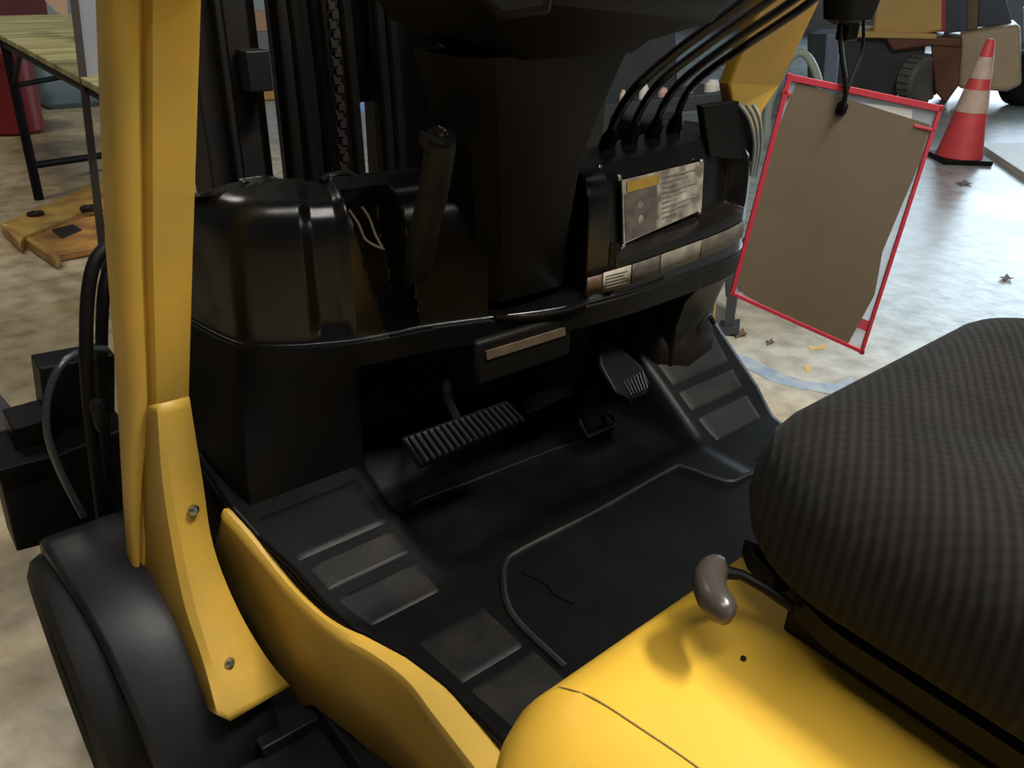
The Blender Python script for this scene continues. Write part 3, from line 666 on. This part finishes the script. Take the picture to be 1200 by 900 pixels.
# --- traffic cone
g = BG(1122, 188); base = g.b
cone = thing('traffic_cone', base, 'red traffic cone with two pale reflective collars on a black base', 'cone')
hgt = g.p(1153, 45).z
ang = math.atan2(g.f.y, g.f.x)
def ring(z): return lerp(.195*hgt, .033*hgt, z/hgt)
org = mat('cone_red', (.62, .055, .06), .5, scale=8, var=.15); whi = mat('reflective_collar', (.62, .46, .36), .4, scale=12, var=.2)
MB().lathe(base, (0, 0, 1), [(ring(0), .035), (ring(.2*hgt), .2*hgt), (ring(.98*hgt), .98*hgt), (.02, hgt), (.012, hgt)], 32).build('cone_body', org, cone)
for a_, b_ in ((.42, .60), (.69, .86)):
    MB().lathe(base, (0, 0, 1), [(ring(a_*hgt)+.002, a_*hgt), (ring(a_*hgt)+.004, a_*hgt+.002), (ring(b_*hgt)+.004, b_*hgt), (ring(b_*hgt)+.002, b_*hgt+.002)], 32).build('reflective_collar', whi, cone)
R_ = Matrix.Rotation(ang+.45, 3, 'Z')
MB().box(base+Vector((0, 0, .02)), (.42*hgt, .42*hgt, .04), R_).build('cone_base', blkm, cone, bevel=.01)
# --- pale sheet on the floor right of the cone
shm = mat('pale_board', (.62, .60, .54), .5, scale=6, var=.1)
q = [at(1148, 168, 2, .05), at(1260, 166, 2, .05), at(1260, 232, 2, .05), at(1200, 202, 2, .05)]
tag(MB().prism(q, (0, 0, -.05)).build('floor_board', shm, None, bevel=.004), 'pale flat board lying on the floor right of the red cone', 'board')

# --- parked truck behind
cream = mat('cream_paint', (.55, .42, .26), .5, scale=4, var=.12); mar = mat('maroon_paint', (.10, .022, .014), .5, scale=3, col2=(.17, .07, .025))
dkg = mat('dark_grey_paint', (.035, .04, .045), .5, scale=4, var=.3); blu = mat('blue_grey_paint', (.07, .09, .12), .5, scale=4, var=.2)
brs = mat('brown_post', (.20, .14, .08), .6, scale=5, var=.2); ytr = mat('faded_yellow_paint', (.62, .40, .12), .5, scale=4, var=.12)
g = BG(1080, 122)
tk = thing('forklift', g.b, 'distant yellow and maroon forklift behind the traffic cone', 'forklift')
g.prism([(1022, 42), (1030, -30), (1106, -30), (1106, 36), (1060, 44)], .05, 1.1).build('engine_cover', ytr, tk, bevel=.03)
g.prism([(946, 40), (1084, 42), (1082, 66), (1066, 90), (1050, 114), (1010, 112), (946, 112)], .12, 1.0).build('chassis', dkg, tk, bevel=.02)
g.prism([(1090, 46), (1128, 50), (1124, 100), (1108, 122), (1096, 108)], .02, .9).build('side_step', mar, tk, bevel=.02)
g.prism([(1036, 42), (1128, 44), (1126, 56), (1090, 54), (1046, 60)], .0, .9).build('wheel_arch', mar, tk, bevel=.02)
g.prism([(1000, 36), (1098, 40), (1097, 46), (1000, 44)], -.02, 1.0).build('yellow_ledge', ytr, tk, bevel=.01)
tc_ = g.p(1077, 92, .1)
TR = MB(); rad = (g.p(1077, 62, .1).z-g.p(1077, 118, .1).z)/2; cz = rad
side = (g.r*.75+g.f*-.66).normalized()
tyre2 = mat('dusty_tyre', (.16, .15, .13), .85, scale=6, var=.3)
tcx = Vector((tc_.x, tc_.y, rad))
wh = MB().lathe(tcx, side, [(rad*.5, -.08), (rad*.9, -.10), (rad, -.07), (rad, .10), (rad*.9, .13), (rad*.5, .11)], 36).build('tyre', tyre2, tk)
dn = MB()
s2 = side; uu = s2.cross(Vector((0, 0, 1))).normalized()
for k in range(22):
    a_ = 2*math.pi*k/22; dr = uu*math.cos(a_)+Vector((0, 0, 1))*math.sin(a_); tn = -uu*math.sin(a_)+Vector((0, 0, 1))*math.cos(a_)
    rot = Matrix((s2, tn, dr)).transposed()
    MB().box(tcx+dr*(rad+.006)+s2*.02, (.15, rad*.19, .03), rot).build('tread_block', tyre2, wh)
g.prism([(1124, 40), (1196, 28), (1198, 100), (1180, 108), (1122, 104)], .3, 1.0).build('counterweight', cream, tk, bevel=.05)
g.prism([(1108, -30), (1134, -30), (1134, 36), (1106, 40)], .5, .2).build('mast_channel', blu, tk, bevel=.01)
g.prism([(1134, -30), (1148, -30), (1146, 34), (1133, 36)], .6, .2).build('mast_post', brs, tk, bevel=.01)
g.prism([(1148, -30), (1172, -30), (1186, 28), (1146, 32)], .7, .2).build('mast_channel', blu, tk, bevel=.01)
g.prism([(1104, -30), (1108, -30), (1108, 36), (1104, 38)], .04, .1).build('red_trim', red, tk)
tr = g.p(1196, 108, .6); r2 = .30
MB().lathe(Vector((tr.x, tr.y, r2)), side, [(.12, -.1), (r2*.9, -.12), (r2, -.08), (r2, .08), (r2*.9, .12), (.12, .1)], 32).build('tyre', tyre, tk)
tag(g.prism([(1203, 10), (1290, 0), (1290, 100), (1207, 100)], 2.2, .8).build('yellow_machine_frame', ytr, None, bevel=.03), 'faded yellow machine frame at the right edge behind the cone', 'machine')
# curved pale pipe and clutter seen between right pillar and pouch
g = BG(945, 160)
tag(MB().tube(curve([g.p(898, 158), g.p(902, 120), g.p(922, 75), g.p(938, 62), g.p(952, 75), g.p(962, 110), g.p(962, 158)], 6), .035, 10).build('drain_hose', mat('pale_green_hose', (.30, .34, .28), .4), None), 'pale green curved hose standing behind the right yellow pillar', 'hose')
g = BG(975, 215)
tag(g.prism([(968, 40), (985, 42), (970, 216), (956, 217)], 0, .1).build('steel_upright', blu, None, bevel=.01), 'dark steel upright behind the hanging pouch', 'post')
g = BG(820, 195)
cart = thing('tool_trolley', g.b, 'dark tool trolley behind the control levers, loaded with bottles', 'trolley')
g.prism([(700, 124), (880, 104), (880, 122), (700, 142)], 0, .6).build('tray', dkg, cart, bevel=.01)
g.prism([(700, 140), (720, 138), (720, 260), (700, 262)], 0, .05).build('leg', dkg, cart); g.prism([(862, 122), (880, 120), (880, 205), (862, 208)], 0, .05).build('leg', dkg, cart)
for i, (x_, w_, h_, m_, nm, lb, cg) in enumerate(((727, 8, 22, whi, 'spray_can', 'pale spray can at the left end of the dark trolley', 'can'), (752, 12, 26, shm, 'plastic_bottle', 'white plastic bottle on the dark trolley', 'bottle'),
        (775, 12, 20, mat('pink_plastic', (.55, .30, .28), .5), 'pink_tub', 'pink tub on the dark trolley', 'tub'), (806, 10, 14, yelp, 'yellow_can', 'small yellow can on the dark trolley', 'can'),
        (833, 20, 24, shm, 'white_jug', 'wide white jug on the dark trolley', 'jug'), (856, 16, 18, mat('lime_plastic', (.33, .50, .05), .4), 'lime_container', 'lime green container at the right end of the dark trolley', 'container'))):
    yb = 118+(880-x_)*.1-2
    p0 = g.p(x_, yb-8, .2); wd = (g.p(x_+w_, yb, .2)-g.p(x_, yb, .2)).length/2*.95; hh = h_/w_*wd*2
    tb = g.p(790, 110, 0).z
    p0 = g.p(x_, yb-4, .0)+g.f*.12; p0.z = g.p(x_, yb+1, .0).z+.012
    tag(MB().lathe(p0, (0, 0, 1), [(wd, 0), (wd, hh*.75), (wd*.6, hh*.9), (wd*.5, hh)], 18).build(nm, m_, None), lb, cg)
g = BG(760, 150)
tag(g.prism([(690, -40), (790, -40), (795, 140), (690, 150)], .1, .5).build('dark_cabinet', dkg, None, bevel=.02), 'dark cabinet behind the steering column, beyond the trolley', 'cabinet')
# jack stand by the right side of the truck
g = BG(853, 392)
js = thing('jack_stand', g.b, 'small dark steel stand on the floor beyond the right pillar', 'stand')
g.prism([(848, 300), (885, 290), (880, 338), (850, 350)], 0, .2).build('stand_head', dkg, js, bevel=.01)
g.prism([(852, 345), (866, 340), (858, 390), (848, 390)], 0, .04).build('stand_leg', dkg, js)
g.prism([(842, 386), (866, 384), (866, 391), (842, 393)], -.02, .1).build('stand_foot', dkg, js)

# --- floor paint and scraps
def fpatch(pts, name, m, label, cat, h=.002, group=None):
    o = MB().prism([at(a, b_, 2, h) for a, b_ in pts], (0, 0, -h*.9)).build(name, m, None, smooth=0); return tag(o, label, cat, group)
blp = mat('blue_floor_paint', (.17, .25, .36), .5, scale=14, col2=(.34, .38, .39)); ylp = mat('yellow_floor_paint', (.60, .42, .12), .5, scale=9, var=.2)
fpatch([(860, 413), (885, 421), (912, 436), (945, 447), (978, 450), (1000, 440), (1000, 448), (978, 462), (940, 456), (905, 447), (880, 434), (862, 424)], 'blue_line', blp, 'faded blue paint line on the concrete beside the mat', 'line')
fpatch([(946, 404), (957, 406), (967, 403), (968, 408), (950, 410)], 'yellow_mark', ylp, 'longer yellow paint fleck below the hanging pouch', 'mark', group='yellow paint flecks on the floor')
fpatch([(941, 428), (947, 427), (951, 434), (945, 436)], 'yellow_mark', ylp, 'small yellow paint fleck near the blue floor line', 'mark', group='yellow paint flecks on the floor')
lf = mat('dry_leaf', (.13, .075, .03), .7, scale=30, var=.4)
def leaf(px, py, s_, label):
    c_ = at(px, py, 2, .012); pts = []
    for k in range(9):
        a_ = 2*math.pi*k/9; r_ = s_*(1 if k % 2 else .55); pts.append(c_+Vector((r_*math.cos(a_), .6*r_*math.sin(a_), .008*math.sin(3*a_))))
    tag(MB().prism(pts, (0, 0, -.004)).build('dry_leaf', lf, None), label, 'leaf', 'dry leaves on the concrete floor')
leaf(868, 390, .05, 'dry brown leaf on the floor by the small dark stand'); leaf(903, 400, .028, 'small dry leaf on the floor left of the yellow fleck'); leaf(1130, 214, .09, 'dry leaf on the bright floor in front of the cone')
leaf(1180, 325, .05, 'dry leaf in the glare on the bright floor')

# ------------------------------------------------------------------ left background
cam_ = mat('camouflage_sheet', (.55, .50, .24), .6, scale=3, col2=(.20, .18, .06))
rp = [n_ for n_ in cam_.node_tree.nodes if n_.type == 'VALTORGB'][0]
mp = cam_.node_tree.nodes.new('ShaderNodeMapping'); mp.inputs['Scale'].default_value = (.6, 3.2, 1); mp.inputs['Rotation'].default_value[2] = .25
nz_ = [n_ for n_ in cam_.node_tree.nodes if n_.type == 'TEX_NOISE'][0]; tc2 = [n_ for n_ in cam_.node_tree.nodes if n_.type == 'TEX_COORD'][0]
cam_.node_tree.links.new(tc2.outputs['Object'], mp.inputs[0]); cam_.node_tree.links.new(mp.outputs[0], nz_.inputs['Vector'])
ZT = .93
tp = [at(-2, 40, 2, ZT), at(135, 112, 2, ZT), at(170, 70, 2, ZT), at(95, 16, 2, ZT), at(-60, 20, 2, ZT), at(-60, 25, 2, ZT)]
foot = at(46, 234, 2, 0)
tb = thing('work_table', foot, 'black-legged work table under a yellow mottled sheet, top left', 'table')
MB().prism(tp, (0, 0, -.03)).build('tabletop', cam_, tb, bevel=.004)
tl = at(5, 46, 2, ZT-.03)
MB().tube([tl, foot], .028, 8).build('leg', blkm, tb)
far = at(133, 111, 2, ZT-.02)
l2 = at(125, 196, 2, .0); 
bz = foot.lerp(tl, .22); 
MB().tube([bz, at(128, 181, 1, bz.y+.35)], .022, 8).build('leg_brace', blkm, tb)
MB().tube([far, foot+(far-tl)], .028, 8).build('leg', blkm, tb)
MB().tube([tl-Vector((0, 0, .03)), far-Vector((0, 0, .03))], .022, 8).build('edge_rail', blkm, tb)
tr_ = foot.lerp(tl, .72); MB().tube([tr_, at(90, 87, 1, tr_.y+.35)], .016, 8).build('leg_brace', blkm, tb)
MB().tube([tl.lerp(far, .22), tr_], .014, 8).build('leg_brace', blkm, tb)
g = BG(30, 158)
rb = thing('red_bin', g.b, 'red plastic bin standing under the yellow-topped table', 'bin')
w_ = (g.p(60, 155)-g.p(0, 155)).length; cc = g.p(22, 158)+g.f*w_*.4; cc.z = 0; H_ = g.p(30, 62).z
rdb = mat('red_plastic', (.27, .014, .02), .4, scale=5, var=.15)
MB().lathe(cc, (0, 0, 1), [(w_*.50, .01), (w_*.56, .03), (w_*.62, H_*.9), (w_*.66, H_*.9), (w_*.66, H_), (w_*.6, H_), (w_*.55, H_*.95)], 32).build('bin_body', rdb, rb)
MB().lathe(cc, (0, 0, 1), [(w_*.66, H_*.93), (w_*.68, H_*.94), (w_*.68, H_*1.01), (w_*.6, H_*1.02)], 32).build('bin_rim', rdb, rb)
g = BG(75, 122)
tag(MB().slab(*(lambda q, s: (q.x-s, q.x+s, q.y-s, q.y+s))(g.p(85, 122), .30), ((.04, 0), (0, .05), (0, .45), (.03, .5)), .08).build('blue_crate', mat('blue_grey_plastic', (.10, .15, .17), .5, scale=4, var=.2), None), 'blue-grey plastic crate on the floor right of the red bin', 'crate')
g = BG(40, 78)
tag(g.prism([(-30, -40), (48, -40), (64, 70), (-30, 84)], 0, .5).build('red_cabinet', mat('dark_red_paint', (.13, .008, .012), .5, scale=4, var=.2), None, bevel=.03), 'dark red cabinet far behind the table at the top left corner', 'cabinet')
g = BG(112, 345)
sg = thing('sign_easel', g.b, 'grey-white notice board on a dark easel beside the left pillar', 'board')
g.prism([(84, -60), (132, -60), (132, 124), (97, 92)], .05, .03).build('notice_board', mat('notice_board', (.26, .27, .30), .5, scale=6, var=.1), sg)
g.prism([(76, -60), (85, -60), (131, 340), (122, 345)], 0, .05).build('easel_leg', mat('easel_wood', (.035, .025, .02), .6), sg)
g.prism([(95, 90), (132, 112), (132, 124), (97, 102)], 0, .06).build('easel_ledge', mat('easel_ledge', (.035, .025, .02), .6), sg)
tag(g.prism([(52, 0), (66, -14), (78, -8), (80, 22), (66, 14)], 1.5, .3).build('cardboard_piece', mat('cardboard', (.36, .24, .16), .7), None), 'tan cardboard piece on the far end of the table', 'cardboard')
# yellow pallet jack forks / ramps on the floor at left
def ramp(poly, h, name, m, par): return MB().prism([at(a, b_, 2, h) for a, b_ in poly], (0, 0, -h+.005)).build(name, m, par, bevel=.008)
r0_ = thing('yellow_ramp', at(60, 250, 2, 0), 'scuffed yellow steel ramp on the floor left of the pillar, further one', 'ramp')
ramp([(2, 262), (22, 278), (135, 232), (135, 210), (112, 213)], .05, 'ramp_plate', yelp, r0_)
ramp([(0, 262), (2, 258), (28, 276), (22, 283)], .07, 'ramp_lip', yelp, r0_)
MB().lathe(at(105, 246, 2, .05), (0, 0, 1), [(.05, 0), (.05, .02), (.03, .025), (.02, .01)], 18).build('ramp_boss', chn, r0_)
MB().lathe(at(42, 252, 2, .05), (0, 0, 1), [(.045, 0), (.045, .015), (.03, .018), (.02, .008)], 18).build('ramp_boss', chn, r0_)
r1_ = thing('yellow_ramp', at(80, 290, 2, 0), 'scuffed orange-yellow steel ramp on the floor left of the pillar, nearer one', 'ramp')
ramp([(34, 278), (66, 298), (135, 285), (135, 248), (90, 256)], .045, 'ramp_plate', mat('orange_yellow_paint', (.50, .26, .05), .6, scale=7, col2=(.22, .09, .03)), r1_)
ramp([(30, 280), (34, 276), (70, 298), (64, 303)], .06, 'ramp_lip', yelp, r1_)
ramp([(60, 268), (86, 262), (96, 268), (72, 278)], .055, 'ramp_hole_plate', chn, r1_)
pur = mat('purple_grey_steel', (.075, .06, .07), .6, scale=8, var=.2)
tag(MB().prism([at(a, b_, 2, .06) for a, b_ in ((-70, 400), (-10, 450), (34, 500), (20, 560), (-70, 560))], (0, 0, -.055)).build('steel_plate', pur, None, bevel=.005), 'purplish grey steel plate on the floor at the left edge', 'plate')
# things glimpsed through the mast
g = BG(320, 118)
tag(g.prism([(306, 104), (345, 104), (345, 116), (306, 118)], 0, .3).build('yellow_kerb', yelp, None, bevel=.01), 'yellow kerb block seen through the mast gap', 'kerb')
g = BG(320, 60)
tag(g.prism([(285, 12), (318, 15), (320, 36), (285, 36)], 0, .3).build('peach_box', mat('peach_card', (.60, .38, .22), .6), None), 'peach coloured box far behind the mast, on a grey cabinet', 'box')
tag(g.prism([(270, 36.4), (335, 36.4), (335, 62), (270, 62)], 0, .5).build('grey_cabinet', mat('grey_cabinet', (.25, .27, .28), .6, scale=3, var=.1), None, bevel=.01), 'grey cabinet far behind the mast, under a peach box', 'cabinet')
g = BG(432, 131)
tag(g.prism([(416, 118), (441, 122), (441, 130), (418, 131)], 0, .1).build('blue_wrapper', mat('light_blue_plastic', (.25, .40, .75), .4), None), 'small light blue plastic item glimpsed through the mast', 'wrapper')
